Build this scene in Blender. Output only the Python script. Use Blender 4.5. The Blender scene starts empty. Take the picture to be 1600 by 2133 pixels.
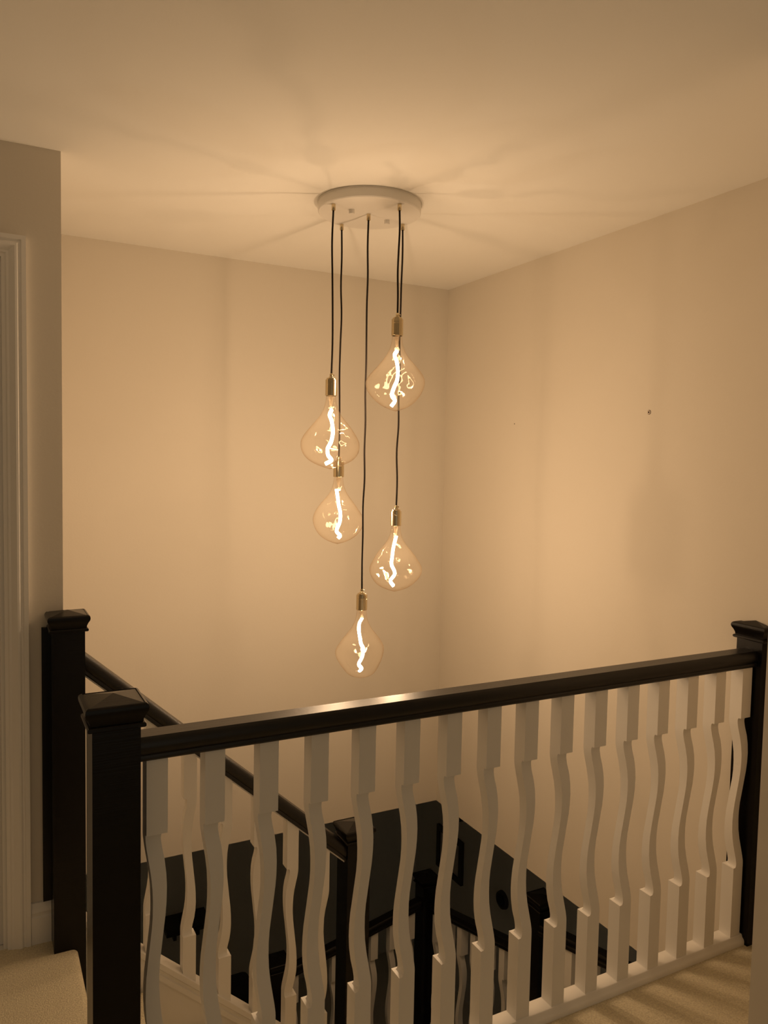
import bpy, bmesh, math, random
from mathutils import Matrix, Vector

random.seed(7)
S = bpy.context.scene
C = S.collection

# ------------------------------------------------------------------ camera, world, exposure
cam_d = bpy.data.cameras.new('camera')
cam_d.sensor_fit = 'VERTICAL'
cam_d.sensor_height = 36.0
cam_d.lens = 36.0 * 1619.085 / 2133.0
cam_d.clip_start = 0.02
cam = bpy.data.objects.new('camera', cam_d)
C.objects.link(cam)
RX = Vector((0.88611, 0.01043, -0.46279)).normalized()
RY = Vector((-0.46300, 0.06386, -0.88406)).normalized()
RZ = RX.cross(RY).normalized()
RY = RZ.cross(RX).normalized()
M = Matrix((RX, RY, RZ)).to_4x4()
M.translation = Vector((0, 0, 1.5))
cam.matrix_world = M
S.camera = cam

world = bpy.data.worlds.new('world')
S.world = world
world.use_nodes = True
world.node_tree.nodes['Background'].inputs[0].default_value = (1.0, 0.86, 0.64, 1)
world.node_tree.nodes['Background'].inputs[1].default_value = 0.38

vs = S.view_settings
vs.view_transform = 'Standard'
vs.look = 'None'
vs.gamma = 1.0
vs.use_curve_mapping = False
vs.exposure = -0.45
S.cycles.use_denoising = True
S.cycles.use_adaptive_sampling = True
S.cycles.adaptive_threshold = 0.05
S.cycles.sample_clamp_indirect = 4.0
S.cycles.max_bounces = 8
S.cycles.diffuse_bounces = 4
S.cycles.glossy_bounces = 3
S.cycles.transparent_max_bounces = 14
S.cycles.caustics_reflective = False
S.cycles.caustics_refractive = False

FILAMENT_STRENGTH = 60.0
BULB_WATTS = 8.0
FILAMENT_COLOR = (1.0, 0.688, 0.418)

# ------------------------------------------------------------------ key measures (metres, landing floor at z = 0)
ZC = 2.405                      # ceiling
YB, XR = 3.469, 2.1676          # stairwell back wall, stairwell right wall
ZL = -0.298                     # underside of the upper storey
ZF = -3.00                      # lower hall floor
XLR, YLB = 3.60, 6.085           # lower hall right wall and back wall
YW = 2.546                      # left wall face

# ------------------------------------------------------------------ materials
def mat(name, color, rough=0.5, metal=0.0, spec=None, noise=None, bump=None, coat=0.0):
    m = bpy.data.materials.new(name)
    m.use_nodes = True
    nt = m.node_tree
    b = nt.nodes['Principled BSDF']
    b.inputs['Base Color'].default_value = (*color, 1)
    b.inputs['Roughness'].default_value = rough
    b.inputs['Metallic'].default_value = metal
    if spec is not None:
        b.inputs['Specular IOR Level'].default_value = spec
    if coat:
        b.inputs['Coat Weight'].default_value = coat
        b.inputs['Coat Roughness'].default_value = 0.12
    tc = nt.nodes.new('ShaderNodeTexCoord')
    if noise:
        sc, amt = noise[0], noise[1]
        stretch = noise[2] if len(noise) > 2 else (1, 1, 1)
        mp = nt.nodes.new('ShaderNodeMapping'); mp.inputs['Scale'].default_value = stretch
        n = nt.nodes.new('ShaderNodeTexNoise'); n.inputs['Scale'].default_value = sc; n.inputs['Detail'].default_value = 4
        r = nt.nodes.new('ShaderNodeMixRGB'); r.blend_type = 'MIX'
        r.inputs[1].default_value = (*[max(0, c * (1 - amt)) for c in color], 1)
        r.inputs[2].default_value = (*[min(1, c * (1 + amt)) for c in color], 1)
        nt.links.new(tc.outputs['Object'], mp.inputs[0])
        nt.links.new(mp.outputs[0], n.inputs['Vector'])
        nt.links.new(n.outputs[0], r.inputs[0])
        nt.links.new(r.outputs[0], b.inputs['Base Color'])
    if bump:
        sc, st = bump[0], bump[1]
        stretch = bump[2] if len(bump) > 2 else (1, 1, 1)
        mp = nt.nodes.new('ShaderNodeMapping'); mp.inputs['Scale'].default_value = stretch
        n = nt.nodes.new('ShaderNodeTexNoise'); n.inputs['Scale'].default_value = sc; n.inputs['Detail'].default_value = 5
        bp = nt.nodes.new('ShaderNodeBump'); bp.inputs['Strength'].default_value = st; bp.inputs['Distance'].default_value = 0.004
        nt.links.new(tc.outputs['Object'], mp.inputs[0])
        nt.links.new(mp.outputs[0], n.inputs['Vector'])
        nt.links.new(n.outputs[0], bp.inputs['Height'])
        nt.links.new(bp.outputs[0], b.inputs['Normal'])
    return m

M_WALL = mat('wall_paint', (0.745, 0.69, 0.60), 0.88, spec=0.3, noise=(2.0, 0.02), bump=(120, 0.06))
M_CEIL = mat('ceiling_paint', (0.90, 0.88, 0.83), 0.92, spec=0.2, noise=(1.2, 0.015), bump=(90, 0.05))
M_WHITE = mat('white_gloss_paint', (0.88, 0.86, 0.82), 0.42, spec=0.45, bump=(60, 0.03))
M_BLACK = mat('black_stained_wood', (0.0055, 0.0042, 0.0032), 0.27, spec=0.24, noise=(30, 0.35, (0.2, 6, 6)), bump=(40, 0.10, (0.15, 8, 8)))
M_RAIL = mat('black_varnished_rail', (0.0055, 0.0042, 0.0032), 0.34, spec=0.5, noise=(30, 0.35, (0.2, 6, 6)), bump=(40, 0.12, (0.15, 8, 8)))
M_CARPET = mat('beige_carpet', (0.77, 0.645, 0.47), 0.97, spec=0.1, noise=(190, 0.42), bump=(240, 1.0))
M_BRASS = mat('brushed_brass', (0.66, 0.55, 0.36), 0.20, metal=1.0, bump=(200, 0.02, (1, 1, 0.05)))
M_CORD = mat('brown_black_fabric_cord', (0.020, 0.014, 0.010), 0.75, spec=0.2, bump=(900, 0.6))
M_CANOPY = mat('white_powder_coat', (0.80, 0.77, 0.72), 0.5, spec=0.4)
M_LWALL = mat('lower_hall_paint', (0.70, 0.69, 0.64), 0.9, spec=0.2, noise=(2, 0.03))
M_LFLOOR = mat('lower_hall_carpet', (0.70, 0.66, 0.57), 0.97, spec=0.1, noise=(300, 0.25), bump=(500, 0.8))
M_DARK = mat('dark_stained_furniture', (0.035, 0.027, 0.020), 0.4, noise=(20, 0.3, (1, 1, 6)))
M_FABRIC = mat('black_upholstery', (0.010, 0.009, 0.008), 0.9, bump=(300, 0.4))
M_PRINT = mat('grey_print', (0.62, 0.58, 0.56), 0.6, noise=(14, 0.35))
M_PLUG = mat('pale_plastic_plug', (0.66, 0.55, 0.46), 0.6)
M_HOLE = mat('dark_hole', (0.010, 0.006, 0.004), 0.9)

def glass_mat(name, frosted=False):
    m = bpy.data.materials.new(name)
    m.use_nodes = True
    nt = m.node_tree
    for n in list(nt.nodes):
        nt.nodes.remove(n)
    out = nt.nodes.new('ShaderNodeOutputMaterial')
    mix = nt.nodes.new('ShaderNodeMixShader')
    haze = nt.nodes.new('ShaderNodeMixShader'); haze.inputs[0].default_value = 0.007 if not frosted else 0.25
    tr = nt.nodes.new('ShaderNodeBsdfTransparent')
    tl = nt.nodes.new('ShaderNodeBsdfTranslucent'); tl.inputs[0].default_value = (1, 0.86, 0.66, 1)
    gl = nt.nodes.new('ShaderNodeBsdfGlossy'); gl.inputs['Color'].default_value = (1, 0.93, 0.80, 1); gl.inputs['Roughness'].default_value = 0.02
    lw = nt.nodes.new('ShaderNodeLayerWeight'); lw.inputs['Blend'].default_value = 0.5
    # light crosses more of the tinted wall where the bulb turns away
    tint = nt.nodes.new('ShaderNodeMixRGB')
    tint.inputs[1].default_value = (0.990, 0.965, 0.930, 1)
    tint.inputs[2].default_value = (0.62, 0.47, 0.33, 1)
    p2 = nt.nodes.new('ShaderNodeMath'); p2.operation = 'POWER'; p2.inputs[1].default_value = 5.0
    nt.links.new(lw.outputs['Facing'], p2.inputs[0])
    nt.links.new(p2.outputs[0], tint.inputs[0])
    nt.links.new(tint.outputs[0], tr.inputs[0])
    pw = nt.nodes.new('ShaderNodeMath'); pw.operation = 'POWER'; pw.inputs[1].default_value = 5.0
    ma = nt.nodes.new('ShaderNodeMath'); ma.operation = 'MULTIPLY_ADD'; ma.inputs[1].default_value = 0.45; ma.inputs[2].default_value = 0.030
    tc = nt.nodes.new('ShaderNodeTexCoord')
    ns = nt.nodes.new('ShaderNodeTexNoise'); ns.inputs['Scale'].default_value = 26; ns.inputs['Detail'].default_value = 0.5
    bp = nt.nodes.new('ShaderNodeBump'); bp.inputs['Strength'].default_value = 1.0; bp.inputs['Distance'].default_value = 0.012
    nt.links.new(tc.outputs['Object'], ns.inputs['Vector'])
    nt.links.new(ns.outputs[0], bp.inputs['Height'])
    nt.links.new(bp.outputs[0], gl.inputs['Normal'])
    nt.links.new(lw.outputs['Facing'], pw.inputs[0])
    nt.links.new(pw.outputs[0], ma.inputs[0])
    nt.links.new(ma.outputs[0], mix.inputs[0])
    nt.links.new(tr.outputs[0], haze.inputs[1])
    nt.links.new(tl.outputs[0], haze.inputs[2])
    nt.links.new(haze.outputs[0], mix.inputs[1])
    nt.links.new(gl.outputs[0], mix.inputs[2])
    nt.links.new(mix.outputs[0], out.inputs[0])
    return m
M_GLASS = glass_mat('amber_tinted_bulb_glass')
M_STEM = glass_mat('milky_stem_glass', True)

def emit_mat():
    m = bpy.data.materials.new('glowing_filament')
    m.use_nodes = True
    nt = m.node_tree
    for n in list(nt.nodes):
        nt.nodes.remove(n)
    out = nt.nodes.new('ShaderNodeOutputMaterial')
    e = nt.nodes.new('ShaderNodeEmission')
    e.inputs[0].default_value = (*FILAMENT_COLOR, 1)
    e.inputs[1].default_value = FILAMENT_STRENGTH
    nt.links.new(e.outputs[0], out.inputs[0])
    return m
M_EMIT = emit_mat()

# ------------------------------------------------------------------ helpers
def add_box(bm, x0, x1, y0, y1, z0, z1):
    v = [bm.verts.new((x, y, z)) for z in (z0, z1) for y in (y0, y1) for x in (x0, x1)]
    for f in ((0, 2, 3, 1), (4, 5, 7, 6), (0, 1, 5, 4), (2, 6, 7, 3), (0, 4, 6, 2), (1, 3, 7, 5)):
        bm.faces.new([v[i] for i in f])

def boxes(*bs):
    bm = bmesh.new()
    for b in bs:
        add_box(bm, *b)
    return bm

def loft(rings, cap=True):
    """rings: lists of points of equal count, joined in order."""
    bm = bmesh.new()
    vr = [[bm.verts.new(p) for p in r] for r in rings]
    n = len(vr[0])
    for a, b in zip(vr, vr[1:]):
        for i in range(n):
            j = (i + 1) % n
            bm.faces.new((a[i], a[j], b[j], b[i]))
    if cap:
        bm.faces.new(list(reversed(vr[0])))
        bm.faces.new(vr[-1])
    return bm

def lathe(prof, seg=28, cx=0, cy=0):
    """prof: list of (r, z); r = 0 closes."""
    bm = bmesh.new()
    rings = []
    for r, z in prof:
        if r <= 1e-6:
            rings.append([bm.verts.new((cx, cy, z))])
        else:
            rings.append([bm.verts.new((cx + r * math.cos(2 * math.pi * i / seg), cy + r * math.sin(2 * math.pi * i / seg), z)) for i in range(seg)])
    for a, b in zip(rings, rings[1:]):
        for i in range(seg):
            j = (i + 1) % seg
            if len(a) == 1 and len(b) == 1:
                continue
            if len(a) == 1:
                bm.faces.new((a[0], b[j], b[i]))
            elif len(b) == 1:
                bm.faces.new((a[i], a[j], b[0]))
            else:
                bm.faces.new((a[i], a[j], b[j], b[i]))
    return bm

def tube(pts, r, seg=10, ribbon=None):
    """sweep a circle (or a flat ribbon section) along the points."""
    pts = [Vector(p) for p in pts]
    rings = []
    for i, p in enumerate(pts):
        t = (pts[min(i + 1, len(pts) - 1)] - pts[max(i - 1, 0)]).normalized()
        ref = Vector((0, 1, 0)) if abs(t.y) < 0.9 else Vector((1, 0, 0))
        u = t.cross(ref).normalized()
        w = u.cross(t).normalized()
        ra, rb = (r, r) if ribbon is None else ribbon
        rings.append([p + u * (ra * math.cos(2 * math.pi * k / seg)) + w * (rb * math.sin(2 * math.pi * k / seg)) for k in range(seg)])
    return loft(rings)

def smooth_path(pts, n):
    """Catmull-Rom through points."""
    P = [Vector(p) for p in pts]
    P = [P[0] * 2 - P[1]] + P + [P[-1] * 2 - P[-2]]
    out = []
    segs = len(P) - 3
    for k in range(n + 1):
        u = k / n * segs
        i = min(int(u), segs - 1)
        t = u - i
        a, b, c, d = P[i:i + 4]
        out.append(0.5 * ((2 * b) + (c - a) * t + (2 * a - 5 * b + 4 * c - d) * t * t + (3 * b - a - 3 * c + d) * t ** 3))
    return out

def mesh_from(bm, name, m, smooth=False, bevel=0.0, seg=2):
    if bevel:
        bmesh.ops.bevel(bm, geom=[e for e in bm.edges if e.calc_face_angle(0) > 0.6], offset=bevel, segments=seg, affect='EDGES', profile=0.5)
    bmesh.ops.recalc_face_normals(bm, faces=bm.faces[:])
    me = bpy.data.meshes.new(name)
    bm.to_mesh(me)
    bm.free()
    me.materials.append(m)
    if smooth:
        for p in me.polygons:
            p.use_smooth = True
        if smooth != 'all':
            me.set_sharp_from_angle(angle=math.radians(smooth if smooth is not True else 35))
    return me

def obj(name, bm, m, parent=None, smooth=False, bevel=0.0, seg=2, loc=None):
    me = bm if isinstance(bm, bpy.types.Mesh) else mesh_from(bm, name, m, smooth, bevel, seg)
    o = bpy.data.objects.new(name, me)
    C.objects.link(o)
    if loc is not None:
        o.location = loc
    if parent is not None:
        o.parent = parent
        if loc is None:
            top = Vector((0, 0, 0))
            p = parent
            while p is not None:
                top += p.location
                p = p.parent
            o.location = -top
    return o

def tag(o, label, cat, group=None):
    o['label'] = label
    o['category'] = cat
    if group:
        o['group'] = group
    return o

def thing(name, label, cat, loc=(0, 0, 0), group=None):
    o = bpy.data.objects.new(name, None)
    o.empty_display_size = 0.1
    C.objects.link(o)
    o.location = loc
    return tag(o, label, cat, group)

def struct(name, bm, m, label=None, **k):
    o = obj(name, bm, m, **k)
    o['kind'] = 'structure'
    if label:
        o['label'] = label
    return o

# ------------------------------------------------------------------ the setting: upper storey
struct('ceiling', boxes((-1.8, 2.5, -1.8, YB + 0.1, ZC, ZC + 0.1)), M_CEIL, 'smooth white ceiling above the landing and stairwell')
struct('wall_back', boxes((0.128, XR + 0.1, YB, YB + 0.1, ZL, ZC)), M_WALL, 'cream stairwell wall behind the hanging bulbs')
struct('wall_right', boxes((XR, XR + 0.1, 1.12, YB, ZL, ZC)), M_WALL, 'cream stairwell wall with two small screw holes')
# wall with the door opening, and its return towards the back wall
AX0, AX1 = 0.066, 0.131         # architrave
struct('wall_left', boxes((0.075, 0.228, YW, YW + 0.1, 0, ZC), (-1.8, -0.76, YW, YW + 0.1, 0, ZC),
                          (-0.76, 0.075, YW, YW + 0.1, 2.075, ZC), (0.128, 0.228, YW + 0.1, YB, ZL, ZC)),
       M_WALL, 'shaded cream wall beside the white door frame')
struct('wall_near_right', boxes((1.56, 1.68, -1.8, 1.12, 0, ZC)), M_WALL, 'shaded wall edge at the right border of the picture')
struct('wall_landing_right', boxes((1.68, XR, 1.02, 1.12, 0, ZC)), M_WALL)
# unseen rear wall, its wide opening added so dim world light fills the landing
struct('wall_landing_rear', boxes((-1.8, -1.2, -1.8, -1.7, 0, ZC), (1.2, 1.56, -1.8, -1.7, 0, ZC), (-1.2, 1.2, -1.8, -1.7, 2.05, ZC)), M_WALL)
struct('wall_landing_left', boxes((-1.8, -1.7, -1.7, YW, 0, ZC)), M_WALL)

# landing floor: carpet with a rounded nosing between the two newels, then the slab below it
def nosing(x0, x1, y0, y1, zt, th, r=0.018):
    prof = [(x0, zt - th), (x0, zt)]
    for k in range(9):
        a = math.pi / 2 - math.pi * k / 8
        prof.append((x1 - r + r * math.cos(a), zt - r + r * math.sin(a)))
    prof.append((x1 - r, zt - th))
    return [[(x, y0, z) for x, z in prof], [(x, y1, z) for x, z in prof]]

NXR = 2.1420
NX0, NX1 = 0.190, 0.281         # the newels' x range
fl = boxes((-1.7, NX0, -1.7, YW, -0.04, 0), (NX0, XR, -1.7, 1.555, -0.04, 0), (NX1, XR, 1.555, 1.63, -0.04, 0))
struct('floor', fl, M_CARPET, 'beige carpet on the landing')
b = loft(nosing(NX0, 0.258, 1.646, 2.455, 0.0, 0.04))
nz = obj('nosing', b, M_CARPET, smooth=40)
nz.parent = bpy.data.objects['floor']
struct('floor_slab', boxes((-1.7, NX0, -1.7, YW, ZL, -0.04), (NX0, XR, -1.7, 1.555, ZL, -0.04), (NX1, XR, 1.555, 1.61, ZL, -0.04)), M_WHITE)

# door in the left wall: lining, leaf, moulded architrave
def architrave(path, prof):
    """path of corner points (x, z) outer edge; prof (inset, depth)."""
    rings = []
    for (x, z, sx, sz) in path:
        rings.append([(x + sx * u, YW - d, z + sz * u) for u, d in prof])
    return loft(rings)
aprof = [(0, 0), (0, 0.019), (0.012, 0.019), (0.015, 0.015), (0.019, 0.015), (0.024, 0.020), (0.030, 0.0205), (0.046, 0.013), (0.052, 0.013), (0.056, 0.010), (0.065, 0.009), (0.065, 0)]
ZA = 2.140
arch = architrave([(AX1, 0.0, -1, 0), (AX1, ZA, -1, -1), (-0.825, ZA, 1, -1), (-0.825, 0.0, 1, 0)], aprof)
struct('trim_1', arch, M_WHITE, 'moulded white architrave around the door', smooth=25)
d = boxes((-0.74, 0.055, YW + 0.045, YW + 0.085, 0.006, 2.055))
door = struct('door_1', d, M_WHITE, 'white door set back in its frame', bevel=0.002)
for (x0, x1, z0, z1) in ((-0.64, -0.39, 0.2, 0.9), (-0.30, -0.05, 0.2, 0.9), (-0.64, -0.39, 1.05, 1.95), (-0.30, -0.05, 1.05, 1.95)):
    obj('door_panel', boxes((x0, x1, YW + 0.039, YW + 0.047, z0, z1)), M_WHITE, door, bevel=0.004)
struct('trim_2', boxes((0.055, 0.075, YW, YW + 0.1, 0, 2.075), (-0.76, -0.74, YW, YW + 0.1, 0, 2.075), (-0.74, 0.055, YW, YW + 0.1, 2.055, 2.075),
                       (0.043, 0.055, YW + 0.030, YW + 0.045, 0, 2.055)), M_WHITE, 'white lining inside the door opening')
sk = [(0, 0), (0.016, 0), (0.016, 0.082), (0.013, 0.088), (0.013, 0.094), (0.0155, 0.100), (0.012, 0.112), (0.006, 0.126), (0, 0.128)]
struct('baseboard_left', loft([[(AX1 + 0.001, YW - d, z) for d, z in sk], [(0.189, YW - d, z) for d, z in sk]]), M_WHITE, 'short white skirting board between door frame and newel')

# ------------------------------------------------------------------ the setting: lower hall
struct('floor_lower', boxes((-2.0, XLR, -0.2, YLB, ZF - 0.1, ZF)), M_LFLOOR, 'dim carpet of the lower hall')
struct('wall_lower_right', boxes((XLR, XLR + 0.1, -0.2, YLB + 0.1, ZF, ZL)), M_LWALL, 'dark unlit wall of the lower hall with a picture')
struct('wall_lower_back', boxes((-2.0, XLR, YLB, YLB + 0.1, ZF, ZL)), M_LWALL, 'dark unlit far wall of the lower hall')
struct('wall_lower_left', boxes((-2.1, -2.0, -0.2, YLB, ZF, ZL)), M_LWALL)
# unseen near wall; its opening is added so world light lifts the dim hall
struct('wall_lower_near', boxes((-2.0, 0.1, -0.3, -0.2, ZF, ZL), (2.4, XLR, -0.3, -0.2, ZF, ZL), (0.1, 2.4, -0.3, -0.2, ZF + 2.1, ZL)), M_LWALL)
struct('ceiling_lower', boxes((-2.0, XLR + 0.1, YB + 0.1, YLB + 0.1, ZL, ZL + 0.2), (XR + 0.1, XLR + 0.1, -0.3, YB + 0.1, ZL, ZL + 0.2), (-2.0, 0.128, YW, YB + 0.1, ZL, -0.002)), M_CEIL)

# ------------------------------------------------------------------ newel posts
YC = 1.6005
def sq(cx, cy, h, z):
    return [(cx - h, cy - h, z), (cx + h, cy - h, z), (cx + h, cy + h, z), (cx - h, cy + h, z)]

CAP = [(0.0455, 0.0), (0.0525, 0.0), (0.0548, 0.0025), (0.0548, 0.0070), (0.0525, 0.0095), (0.0495, 0.0105), (0.0505, 0.0170), (0.0540, 0.0260),
       (0.0572, 0.0310), (0.0592, 0.0360), (0.0597, 0.0410), (0.0585, 0.0460), (0.0552, 0.0490), (0.0525, 0.0500), (0.0520, 0.0484), (0.0507, 0.0488), (0.0, 0.0600)]
cap_mesh = None
def cap_bm():
    bm = bmesh.new()
    vr = []
    for h, z in CAP:
        vr.append([bm.verts.new(p) for p in sq(0, 0, h, z)] if h > 0 else [bm.verts.new((0, 0, z))])
    for a, b in zip(vr, vr[1:]):
        for i in range(4):
            j = (i + 1) % 4
            if len(b) == 1:
                bm.faces.new((a[i], a[j], b[0]))
            else:
                bm.faces.new((a[i], a[j], b[j], b[i]))
    bm.faces.new(list(reversed(vr[0])))
    return bm
cap_mesh = mesh_from(cap_bm(), 'cap', M_BLACK, 28)
def flat_top(me):
    for p in me.polygons:
        if p.normal.z > 0.9 and p.center.z > 0.048:
            p.use_smooth = False
flat_top(cap_mesh)

def newel(cx, cy, z0, ztop, label, w=0.0455):
    """ztop: apex of the cap."""
    t = thing('newel_post', label, 'newel post', (cx, cy, z0), 'black newel posts')
    h = ztop - 0.060 - z0
    obj('shaft', boxes((-w, w, -w, w, 0, h)), M_BLACK, t, bevel=0.0025, loc=(0, 0, 0))
    obj('cap', cap_mesh, None, t, loc=(0, 0, h))
    return t

newel(0.2355, 1.6005, -0.50, 1.033, 'nearest black newel post with pyramid cap, left end of the landing balustrade')
t = newel(0.2355, 2.5005, -0.50, 1.042, 'black newel post against the cream wall beside the door frame')
obj('wall_plate', boxes((0.166, 0.1898, YW - 0.014, YW - 0.0005, 0.130, 0.985)), M_BLACK, t, bevel=0.003)
hn = thing('newel_post', 'black half newel post fixed to the right wall, partly hidden at the picture edge', 'newel post', (XR, YC, 0), 'black newel posts')
obj('shaft', boxes((NXR - XR, -0.0003, -0.0455, 0.0455, 0, 0.973)), M_BLACK, hn, bevel=0.002, loc=(0, 0, 0))
hb = cap_bm()
for v in hb.verts:
    v.co.x = min(v.co.x + NXR + 0.0455 - XR, -0.0003)
bmesh.ops.remove_doubles(hb, verts=hb.verts[:], dist=1e-6)
flat_top(obj('cap', hb, M_BLACK, hn, smooth=28, loc=(0, 0, 0.973)).data)
newel(1.2125, 2.5005, -1.30, 0.190, 'black newel post at the foot of the sloping stair rail')

# ------------------------------------------------------------------ balusters
TOPN, BOTN = 0.734, 0.255       # notch heights on a landing baluster (rail underside at 0.893)
HB = 0.0213
# stem outline between the notches: u (0 top .. 1 bottom), left, right as fractions of the half width
STEM = [(0.00, -1.0, 0.62), (0.007, -1.0, 0.52), (0.018, -1.0, 0.47), (0.035, -0.985, 0.47), (0.07, -0.90, 0.56), (0.12, -0.74, 0.76), (0.18, -0.55, 0.90), (0.24, -0.42, 0.95),
        (0.30, -0.37, 0.93), (0.36, -0.37, 0.86), (0.42, -0.43, 0.74), (0.50, -0.585, 0.585)]
STEM = STEM + [(1 - u, -r, -l) for u, l, r in reversed(STEM[:-1])]

def baluster_mesh(name, hb, top, ntop, nbot, bot_l, bot_r, top_l=None, top_r=None):
    """wavy baluster; the wave runs along the diagonal, notched on +x/-y at the top and -x/+y at the bottom.
    top/bottom may be cut on a slope: z at -x and +x edges."""
    top_l = top if top_l is None else top_l
    top_r = top if top_r is None else top_r
    rings = []
    def ring(l, r, zl, zr):
        x0, x1, y0, y1 = l * hb, r * hb, -r * hb, -l * hb
        rings.append([(x0, y0, zl), (x1, y0, zr), (x1, y1, zr), (x0, y1, zl)])
    ring(-1, 1, top_l, top_r)
    ring(-1, 1, ntop, ntop)
    for u, l, r in STEM:
        z = ntop + (nbot - ntop) * u
        ring(l, r, z - 0.0005 if u == 0 else z, z - 0.0005 if u == 0 else z)
    ring(-1, 1, nbot - 0.001, nbot - 0.001)
    ring(-1, 1, bot_l, bot_r)
    bm = loft(rings)
    return mesh_from(bm, name, M_WHITE, 22)

land_bal = baluster_mesh('baluster', HB, 0.893, TOPN, BOTN, 0.030, 0.030)

# landing balustrade
RAIL = [(0.0240, 0.9425), (0.0266, 0.9400), (0.0298, 0.9360), (0.0322, 0.9305), (0.0334, 0.9245), (0.0332, 0.9190), (0.0315, 0.9135), (0.0285, 0.9085), (0.0275, 0.9065),
        (0.0290, 0.9050), (0.0300, 0.9020), (0.0295, 0.8970), (0.0270, 0.8935)]
def rail_section(ztop):
    pts = [(-y, z - 0.9425 + ztop) for y, z in RAIL] + [(y, z - 0.9425 + ztop) for y, z in reversed(RAIL)]
    return pts

YC = 1.6005
lb = thing('landing_balustrade', 'level balustrade with black handrail and white wavy balusters across the foreground', 'balustrade', (1.2, YC, 0))
sec = rail_section(0.9425)
obj('handrail', loft([[(x, YC + y, z) for y, z in sec] for x in (NX1, NXR)]), M_RAIL, lb, smooth=26)
base = [(1.566, 0.0), (1.566, 0.011), (1.568, 0.016), (1.5735, 0.021), (1.5755, 0.028), (1.578, 0.030), (1.623, 0.030), (1.6255, 0.028), (1.6275, 0.021), (1.633, 0.016), (1.635, 0.011), (1.635, 0.0)]
obj('base_rail', loft([[(x, y, z) for y, z in base] for x in (NX1, NXR)]), M_WHITE, lb, smooth=40)
for k in range(16):
    obj('baluster', land_bal, None, lb, loc=(0.3180 + 0.11965 * k - 1.2, 0, 0))

# ------------------------------------------------------------------ stair balustrade (sloping) and staircase
YS = 2.5005
SL = 0.885                       # slope of the stair
def rail_top(x): return 1.158 - SL * x
def cap_top(x): return 0.322 - SL * x
sb = thing('stair_balustrade', 'sloping stair balustrade with black handrail beyond the landing rail', 'balustrade', (0.7, YS, 0))
x0, x1 = NX1, 1.167
k1 = 1 / math.cos(math.atan(SL))
def slope_section(x, zt):
    return [(x, YS + y, zt + (z - 0.9425) * k1) for y, z in ([(-a, b) for a, b in RAIL] + [(a, b) for a, b in reversed(RAIL)])]
obj('handrail', loft([slope_section(x, rail_top(x)) for x in (x0, x1)]), M_RAIL, sb, smooth=26)
fil = [(-0.016, -0.0665), (-0.016, -0.073), (0.016, -0.073), (0.016, -0.0665)]
obj('rail_fillet', loft([[(x, YS + a, rail_top(x) + c) for a, c in fil] for x in (x0, x1)]), M_WHITE, sb)
bx = [0.365 + 0.12 * k for k in range(7)]
for x in bx:
    rt = rail_top(x) - 0.066
    zt = rt - 0.159
    zb = zt - 0.479 + 0.012
    # stored with the bottom notch at z = 0 and turned half round
    l, r = -HB, HB
    me_name = 'baluster'
    if x == bx[0]:
        stair_bal = baluster_mesh(me_name, HB, 0, zt - zb, 0.0, cap_top(x) - zb - SL * HB, cap_top(x) - zb + SL * HB, rt - zb - SL * HB, rt - zb + SL * HB)
    o = obj('baluster', stair_bal, None, sb, loc=(x - 0.7, 0, zb))
    o.rotation_euler = (0, 0, math.pi)
capp = [(-0.034, 0.0), (-0.034, -0.020), (-0.028, -0.026), (-0.026, -0.038), (-0.030, -0.042), (-0.030, -0.062), (0.030, -0.062), (0.030, -0.042), (0.026, -0.038), (0.028, -0.026), (0.034, -0.020), (0.034, 0.0)]
obj('string_capping', loft([[(x, YS + y, cap_top(x) + z) for y, z in capp] for x in (x0, x1)]), M_WHITE, sb, smooth=25)

st = thing('staircase', 'carpeted stair flight running down behind the landing balustrade', 'staircase', (0.7, 2.05, -0.8))
obj('string_board', loft([[(x, y, cap_top(x) + z) for y, z in ((2.478, -0.062), (2.478, -0.42), (2.51, -0.42), (2.51, -0.062))] for x in (x0, x1)]), M_WHITE, st)
obj('wall_string', boxes((0.285, 2.10, 1.612, 1.645, -1.1, -0.05)), M_WHITE, st)
for i in range(1, 5):
    xa = 0.22 + 0.226 * (i - 1)
    xb = 0.258 + 0.226 * i if i < 4 else 2.20
    obj('step', loft(nosing(xa, xb, 1.647, 2.453, -0.2 * i, 0.21)), M_CARPET, st, smooth=40)
for k in range(4):
    ya = 2.50 + 0.21 * k
    obj('step', boxes((1.262, 2.17, ya, ya + 0.24, -1.21 - 0.2 * k, -1.0 - 0.2 * k)), M_CARPET, st, bevel=0.012)
obj('step', boxes((1.262, 2.17, 3.34, 3.55, -2.0, -1.8)), M_CARPET, st, bevel=0.012)
for k in range(3):
    obj('step', boxes((1.02 - 0.22 * k, 1.262 - 0.22 * k, 2.75, 3.55, ZF, -2.0 - 0.2 * k)), M_CARPET, st, bevel=0.012)
obj('support_wall', boxes((1.30, 2.16, 2.56, 3.53, ZF, -2.01)), M_LWALL, st)
obj('landing_support', boxes((0.95, 2.16, 1.70, 2.44, ZF, -1.01)), M_LWALL, st)

# ------------------------------------------------------------------ balustrades of the lower flight
newel(2.225, 3.640, ZF, -0.800, 'corner newel of the lower stair where two dark rails meet')
newel(1.325, 3.600, ZF, -1.010, 'low dark newel post deep in the stairwell, left of the stair foot newel')
newel(2.262, 2.690, ZF, -0.440, 'dark newel post in the stairwell seen between the right-hand landing balusters')

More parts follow.
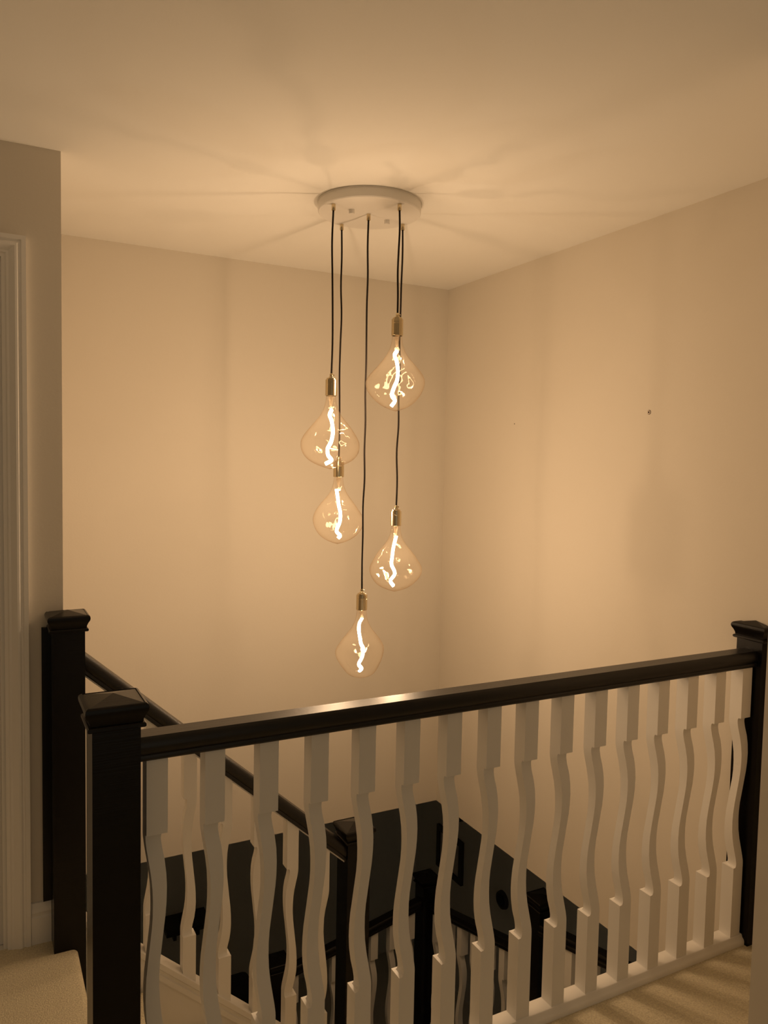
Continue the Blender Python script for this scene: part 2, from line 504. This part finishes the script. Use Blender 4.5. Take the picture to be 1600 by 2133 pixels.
low_bal = baluster_mesh('baluster', HB, 0.0, -0.150, -0.640, -0.86, -0.86)
def low_run(p, q, label, n):
    """p, q: rail top points; rails and balusters between two newels."""
    p, q = Vector(p), Vector(q)
    dirv = (q - p); flat = Vector((dirv.x, dirv.y, 0)).normalized()
    side = Vector((-flat.y, flat.x, 0))
    t = thing('lower_balustrade', label, 'balustrade', tuple((p + q) / 2 + Vector((0, 0, -0.95))), 'balustrades of the lower stair flight')
    secs = [(-a, b - 0.9425) for a, b in RAIL] + [(a, b - 0.9425) for a, b in reversed(RAIL)]
    obj('handrail', loft([[e + side * a + Vector((0, 0, z)) for a, z in secs] for e in (p, q)]), M_BLACK, t, smooth=40)
    bs = [(-0.03, -0.90), (-0.03, -0.93), (0.03, -0.93), (0.03, -0.90)]
    obj('base_rail', loft([[e + side * a + Vector((0, 0, z)) for a, z in bs] for e in (p, q)]), M_WHITE, t)
    for k in range(n):
        e = p + dirv * ((k + 0.5) / n)
        obj('baluster', low_bal, None, t, loc=tuple(e + Vector((0, 0, -0.048)) - Vector(t.location)))
low_run((2.179, 3.640, -0.938), (1.371, 3.640, -1.118), 'dim balustrade of the lower stair along the far side, left of the corner newel', 7)
low_run((2.240, 3.594, -0.950), (2.240, 2.736, -0.722), 'dim balustrade of the lower stair running right from the corner newel', 7)
low_run((2.240, 2.644, -0.552), (2.240, 1.760, -0.350), 'short dim balustrade of the lower stair, farthest right', 7)

# ------------------------------------------------------------------ lower hall furnishings
pf = thing('picture_frame', 'square dark picture frame on the unlit lower hall wall', 'picture', (XLR, 5.495, -2.04))
fw = 0.040
for (ya, yb2, za, zb2) in ((5.295, 5.340, -2.040, -1.668), (5.650, 5.695, -2.040, -1.668), (5.340, 5.650, -1.713, -1.668), (5.340, 5.650, -2.040, -1.995)):
    obj('frame_rail', boxes((XLR - 0.028, XLR - 0.0005, ya, yb2, za, zb2)), M_DARK, pf, bevel=0.003)
obj('print', boxes((XLR - 0.012, XLR - 0.006, 5.340, 5.650, -1.995, -1.713)), M_PRINT, pf)
orn = thing('wall_ornament', 'small round black ornament on the lower hall wall', 'ornament', (XLR, 4.740, -1.875))
def disc_x(x0, r0, x1, r1, cy, cz, seg=28):
    return loft([[(x0, cy + r0 * math.cos(2 * math.pi * i / seg), cz + r0 * math.sin(2 * math.pi * i / seg)) for i in range(seg)],
                 [(x1, cy + r1 * math.cos(2 * math.pi * i / seg), cz + r1 * math.sin(2 * math.pi * i / seg)) for i in range(seg)]])
obj('rim', disc_x(XLR - 0.0005, 0.072, XLR - 0.022, 0.066, 4.740, -1.872), M_DARK, orn)
obj('dial', disc_x(XLR - 0.022, 0.050, XLR - 0.030, 0.044, 4.740, -1.872), M_FABRIC, orn)
sp = thing('wall_speaker', 'tiny dark box high on the lower hall wall near the picture', 'speaker', (XLR, 5.36, -1.4))
obj('housing', boxes((XLR - 0.05, XLR - 0.0005, 5.32, 5.40, -1.49, -1.37)), M_DARK, sp, bevel=0.006)
obj('grille', boxes((XLR - 0.054, XLR - 0.0495, 5.33, 5.39, -1.48, -1.38)), M_FABRIC, sp)

sd = thing('wall_shelf', 'dark shelf on the unlit far wall of the lower hall', 'shelf', (1.42, YLB, -2.15))
obj('board', boxes((1.25, 1.60, YLB - 0.24, YLB - 0.0005, -2.172, -2.135)), M_DARK, sd, bevel=0.004)
for sx in (1.32, 1.50):
    obj('bracket', boxes((sx, sx + 0.025, YLB - 0.16, YLB - 0.0005, -2.26, -2.173)), M_DARK, sd, bevel=0.003)

ch = thing('chair', 'black upholstered chair standing in the lower hall, only its rounded back showing', 'chair', (1.28, 4.60, ZF))
def arch_back(x0, x1, y0, y1, z0, z1, r=0.05):
    pr = [(x0, z0), (x0, z1 - r)]
    for k in range(7):
        a = math.pi - math.pi / 2 * k / 6
        pr.append((x0 + r + r * math.cos(a), z1 - r + r * math.sin(a) + 0.0))
    for k in range(7):
        a = math.pi / 2 - math.pi / 2 * k / 6
        pr.append((x1 - r + r * math.cos(a), z1 - r + r * math.sin(a)))
    pr.append((x1, z0))
    return loft([[(x, y0, z) for x, z in pr], [(x, y1, z) for x, z in pr]])
obj('backrest', arch_back(1.05, 1.455, 4.40, 4.46, ZF + 0.42, -1.64), M_FABRIC, ch, bevel=0.012)
obj('seat', boxes((1.05, 1.455, 4.44, 4.86, ZF + 0.40, ZF + 0.48)), M_FABRIC, ch, bevel=0.015)
for (lx, ly) in ((1.08, 4.43), (1.425, 4.43), (1.08, 4.83), (1.425, 4.83)):
    obj('leg', boxes((lx - 0.018, lx + 0.018, ly - 0.018, ly + 0.018, ZF, ZF + 0.41)), M_DARK, ch, bevel=0.003)

# ------------------------------------------------------------------ holes left in the right wall
pl = thing('wall_plug', 'pale plastic wall plug set in the right stairwell wall', 'wall plug', (XR, 2.078, 1.708))
ring = lathe([(0.0035, 0.0), (0.0035, 0.0012), (0.0062, 0.0012), (0.0072, 0.0), (0.0072, -0.0)], 24)
o = obj('sleeve', ring, M_PLUG, pl, loc=(-0.0003, 0, 0)); o.rotation_euler = (0, -math.pi / 2, 0)
o = obj('hole', lathe([(0, 0.0004), (0.0036, 0.0004), (0.0036, 0.0), (0, 0.0)], 20), M_HOLE, pl, loc=(-0.0003, 0, 0)); o.rotation_euler = (0, -math.pi / 2, 0)
o = obj('chipped_edge', lathe([(0.0072, 0.0), (0.0072, 0.0005), (0.0084, 0.0005), (0.0084, 0.0)], 24), M_HOLE, pl, loc=(-0.0001, -0.0012, 0)); o.rotation_euler = (0, -math.pi / 2, 0)
nh = obj('nail_hole', lathe([(0, 0.0006), (0.0020, 0.0006), (0.0026, 0.0), (0, 0.0)], 16), M_HOLE, loc=(XR - 0.0003, 2.878, 1.695))
nh.rotation_euler = (0, -math.pi / 2, 0)
tag(nh, 'tiny dark nail hole in the right wall near the hanging bulbs', 'nail hole')

# ------------------------------------------------------------------ the cluster pendant
CX, CY = 1.2216, 2.4885
ZU = ZC - 0.035
pend = thing('cluster_pendant_light', 'cluster pendant of five glowing bulbs on dark cords from a round white ceiling plate', 'pendant light', (CX, CY, ZC))
can = obj('ceiling_canopy', lathe([(0, ZC - 0.0005), (0.181, ZC - 0.0005), (0.181, ZC - 0.004), (0.1795, ZC - 0.005), (0.1795, ZU + 0.003), (0.1765, ZU), (0, ZU)], 72, CX, CY), M_CANOPY, pend, smooth=40)
for (sx, sy) in ((1.1491, 2.4788), (1.3062, 2.5186)):
    obj('fixing_cap', lathe([(0, ZU + 0.001), (0.0100, ZU + 0.001), (0.0100, ZU - 0.012), (0.0090, ZU - 0.014), (0, ZU - 0.014)], 20, sx, sy), M_CANOPY, can, smooth=40)

# plan position, holder underside z, glass bottom z, filament path (offset px-metres, fraction from holder to bottom), shape seed
def fpath(axis, scale, top, bottom, pts):
    return [((x - axis) / scale * 0.00165, (y - top) / (bottom - top)) for x, y in pts]
BULBS = [
    dict(p=(1.263, 2.343), zh=1.934, zb=1.680, R=0.0965, wide=0.63, seed=1, flat=0.0,
         f=fpath(1140, 5, 290, 1085, [(1145, 440), (1118, 490), (1140, 560), (1155, 650), (1150, 750), (1120, 830), (1098, 920), (1132, 970), (1095, 1030)])),
    dict(p=(1.073, 2.457), zh=1.729, zb=1.479, R=0.0985, wide=0.66, seed=2, flat=0.0,
         f=fpath(905, 10, 50, 1580, [(920, 330), (885, 450), (925, 560), (945, 700), (950, 850), (920, 1020), (852, 1150), (860, 1290), (935, 1390), (815, 1470)])),
    dict(p=(1.190, 2.644), zh=1.449, zb=1.198, R=0.0930, wide=0.65, seed=3, flat=0.15,
         f=fpath(525, 5, 270, 970, [(505, 400), (520, 470), (532, 560), (552, 650), (548, 740), (515, 830), (553, 880), (530, 910)])),
    dict(p=(1.374, 2.528), zh=1.273, zb=1.026, R=0.0955, wide=0.66, seed=4, flat=0.1,
         f=fpath(1122, 5, 775, 1465, [(1130, 880), (1102, 990), (1090, 1100), (1083, 1180), (1122, 1270), (1075, 1350), (1112, 1410)])),
    dict(p=(1.2205, 2.490), zh=0.9755, zb=0.7255, R=0.0925, wide=0.62, seed=5, flat=0.5,
         f=fpath(757, 6.667, 465, 1425, [(765, 580), (728, 660), (722, 760), (745, 870), (760, 940), (790, 1020), (778, 1130), (732, 1220), (775, 1290), (738, 1340)])),
]
OUT = [(1.2613, 2.3420), (1.0710, 2.4569), (1.1862, 2.6439), (1.3761, 2.5280), (1.2193, 2.4902)]

def bulb_glass(b):
    L = b['zh'] - b['zb']
    R = b['R']; w = b['wide']; rnd = random.Random(b['seed'])
    ph = [rnd.uniform(0, 6.28) for _ in range(8)]
    n, seg = 44, 56
    # profile: neck, swelling shoulder, belly, rounded base
    key = [(0.0, 0.0165), (0.07, 0.0175), (0.14, 0.0205), (0.22, 0.0275), (0.30, 0.0400), (0.39, 0.0590), (w - 0.14, R * 0.84), (w - 0.06, R * 0.97), (w, R), (w + 0.08, R * (0.975 - 0.05 * b['flat'])),
           (w + 0.16, R * (0.88 - 0.10 * b['flat'])), (w + 0.24, R * (0.69 - 0.04 * b['flat'])), (0.940, R * (0.47 + 0.05 * b['flat'])), (0.975, R * (0.29 + 0.12 * b['flat'])), (0.995, R * (0.12 + 0.18 * b['flat'])), (1.0, 0.0)]
    def prof(s):
        for (a, ra), (c, rc) in zip(key, key[1:]):
            if s <= c:
                t = (s - a) / (c - a)
                return ra + (rc - ra) * t
        return 0
    # sample the polyline, then smooth it
    ss = [1 - (1 - k / n) ** 1.0 for k in range(n + 1)]
    rr = [prof(s) for s in ss]
    for _ in range(3):
        rr = [rr[0]] + [(rr[i - 1] + 2 * rr[i] + rr[i + 1]) / 4 for i in range(1, n)] + [0.0]
    bm = bmesh.new()
    rings = []
    for k in range(n + 1):
        s, r = ss[k], rr[k]
        z = b['zh'] + 0.004 - s * (L + 0.004)
        if k == n:
            rings.append([bm.verts.new((b['p'][0], b['p'][1], z))])
            continue
        row = []
        for i in range(seg):
            a = 2 * math.pi * i / seg
            amp = max(0.0, min(1.0, (s - 0.18) / 0.3)) * min(1.0, (1 - s) / 0.12)
            d = 0.050 * math.sin(2 * a + ph[0] + 3.1 * s) + 0.035 * math.sin(3 * a + ph[1] - 7 * s) + 0.030 * math.sin(9 * s + ph[2] + a) + 0.018 * math.sin(5 * a + ph[3] + 11 * s) + 0.012 * math.sin(17 * s + ph[4] - 2 * a)
            q = r * (1 + amp * d * 0.85)
            row.append(bm.verts.new((b['p'][0] + q * math.cos(a), b['p'][1] + q * math.sin(a), z)))
        rings.append(row)
    for a, c in zip(rings, rings[1:]):
        for i in range(seg):
            j = (i + 1) % seg
            if len(c) == 1:
                bm.faces.new((a[i], a[j], c[0]))
            else:
                bm.faces.new((a[i], a[j], c[j], c[i]))
    return bm

RIGHT = Vector((0.886, -0.463, 0))
BACK = Vector((0.463, 0.886, 0))
for b, (ox, oy) in zip(BULBS, OUT):
    px, py = b['p']
    zh = b['zh']
    L = zh - b['zb']
    rnd = random.Random(b['seed'] * 11)
    obj('cord_grip', lathe([(0, ZU + 0.001), (0.0068, ZU + 0.001), (0.0068, ZU - 0.020), (0.0058, ZU - 0.022), (0, ZU - 0.022)], 16, ox, oy), M_BRASS, can, smooth=40)
    # cord with slight kinks
    ztop, zbot = ZU - 0.010, zh + 0.066
    m = max(5, int((ztop - zbot) / 0.10))
    pts = []
    for k in range(m + 1):
        u = k / m
        e = math.sin(math.pi * u) ** 0.5 if 0 < u < 1 else 0
        pts.append((ox + (px - ox) * u + e * rnd.uniform(-0.0035, 0.0035), oy + (py - oy) * u + e * rnd.uniform(-0.0035, 0.0035), ztop + (zbot - ztop) * u))
    obj('pendant_cord', tube(smooth_path(pts, m * 6), 0.0033, 10), M_CORD, pend, smooth='all')
    hold = obj('lamp_holder', lathe([(0, zh + 0.0605), (0.0150, zh + 0.0605), (0.0162, zh + 0.0590), (0.0162, zh + 0.0550), (0.0198, zh + 0.0545), (0.0200, zh + 0.0530), (0.0200, zh + 0.0415), (0.0196, zh + 0.0410), (0.0196, zh + 0.0402), (0.0200, zh + 0.0397), (0.0200, zh + 0.0010), (0.0192, zh), (0.0172, zh), (0.0172, zh + 0.02), (0, zh + 0.02)], 40, px, py), M_BRASS, pend, smooth=30)
    obj('cord_clamp', lathe([(0, zh + 0.0755), (0.0045, zh + 0.0755), (0.0062, zh + 0.0725), (0.0062, zh + 0.0660), (0.0085, zh + 0.0640), (0.0085, zh + 0.0603), (0, zh + 0.0603)], 20, px, py), M_BRASS, hold, smooth=35)
    sc = obj('clamp_screw', lathe([(0, 0.0), (0.0022, 0.0), (0.0026, 0.004), (0, 0.0048)], 12), M_BRASS, hold)
    sc.location = Vector((px, py, zh + 0.0700)) - RIGHT * -0.0055 - Vector((CX, CY, ZC)) - hold.location
    sc.rotation_euler = (0, math.pi / 2, math.atan2(RIGHT.y, RIGHT.x))
    g = obj('light_bulb', bulb_glass(b), M_GLASS, pend, smooth='all')
    # inner stem and filament
    obj('glass_stem', lathe([(0, zh + 0.002), (0.0085, zh + 0.002), (0.0080, zh - 0.012), (0.0055, zh - 0.018), (0.0050, zh - 0.030), (0.0030, zh - 0.036), (0, zh - 0.037)], 16, px, py), M_STEM, g, smooth='all')
    fp = []
    for q, (dx, s) in enumerate(b['f']):
        fp.append(Vector((px, py, zh - s * L)) + RIGHT * dx + BACK * (0.010 * math.sin(1.7 * q + b['seed'])))
    obj('filament', tube(smooth_path(fp, 44), 0.0045, 8, ribbon=(0.0064, 0.0036)), M_EMIT, g, smooth='all')
    top = fp[0]
    obj('lead_wire', tube([(px, py, zh - 0.034), tuple((Vector((px, py, zh - 0.034)) + top) / 2 + Vector((0.001, 0, 0))), tuple(top)], 0.0009, 6), M_BRASS, g)
    ld = bpy.data.lights.new('bulb_glow', 'POINT')
    ld.energy = BULB_WATTS
    ld.color = FILAMENT_COLOR
    ld.shadow_soft_size = 0.012
    lo = bpy.data.objects.new('bulb_glow', ld)
    C.objects.link(lo)
    lo.parent = g
    lo.location = Vector((px, py, zh - 0.55 * L))
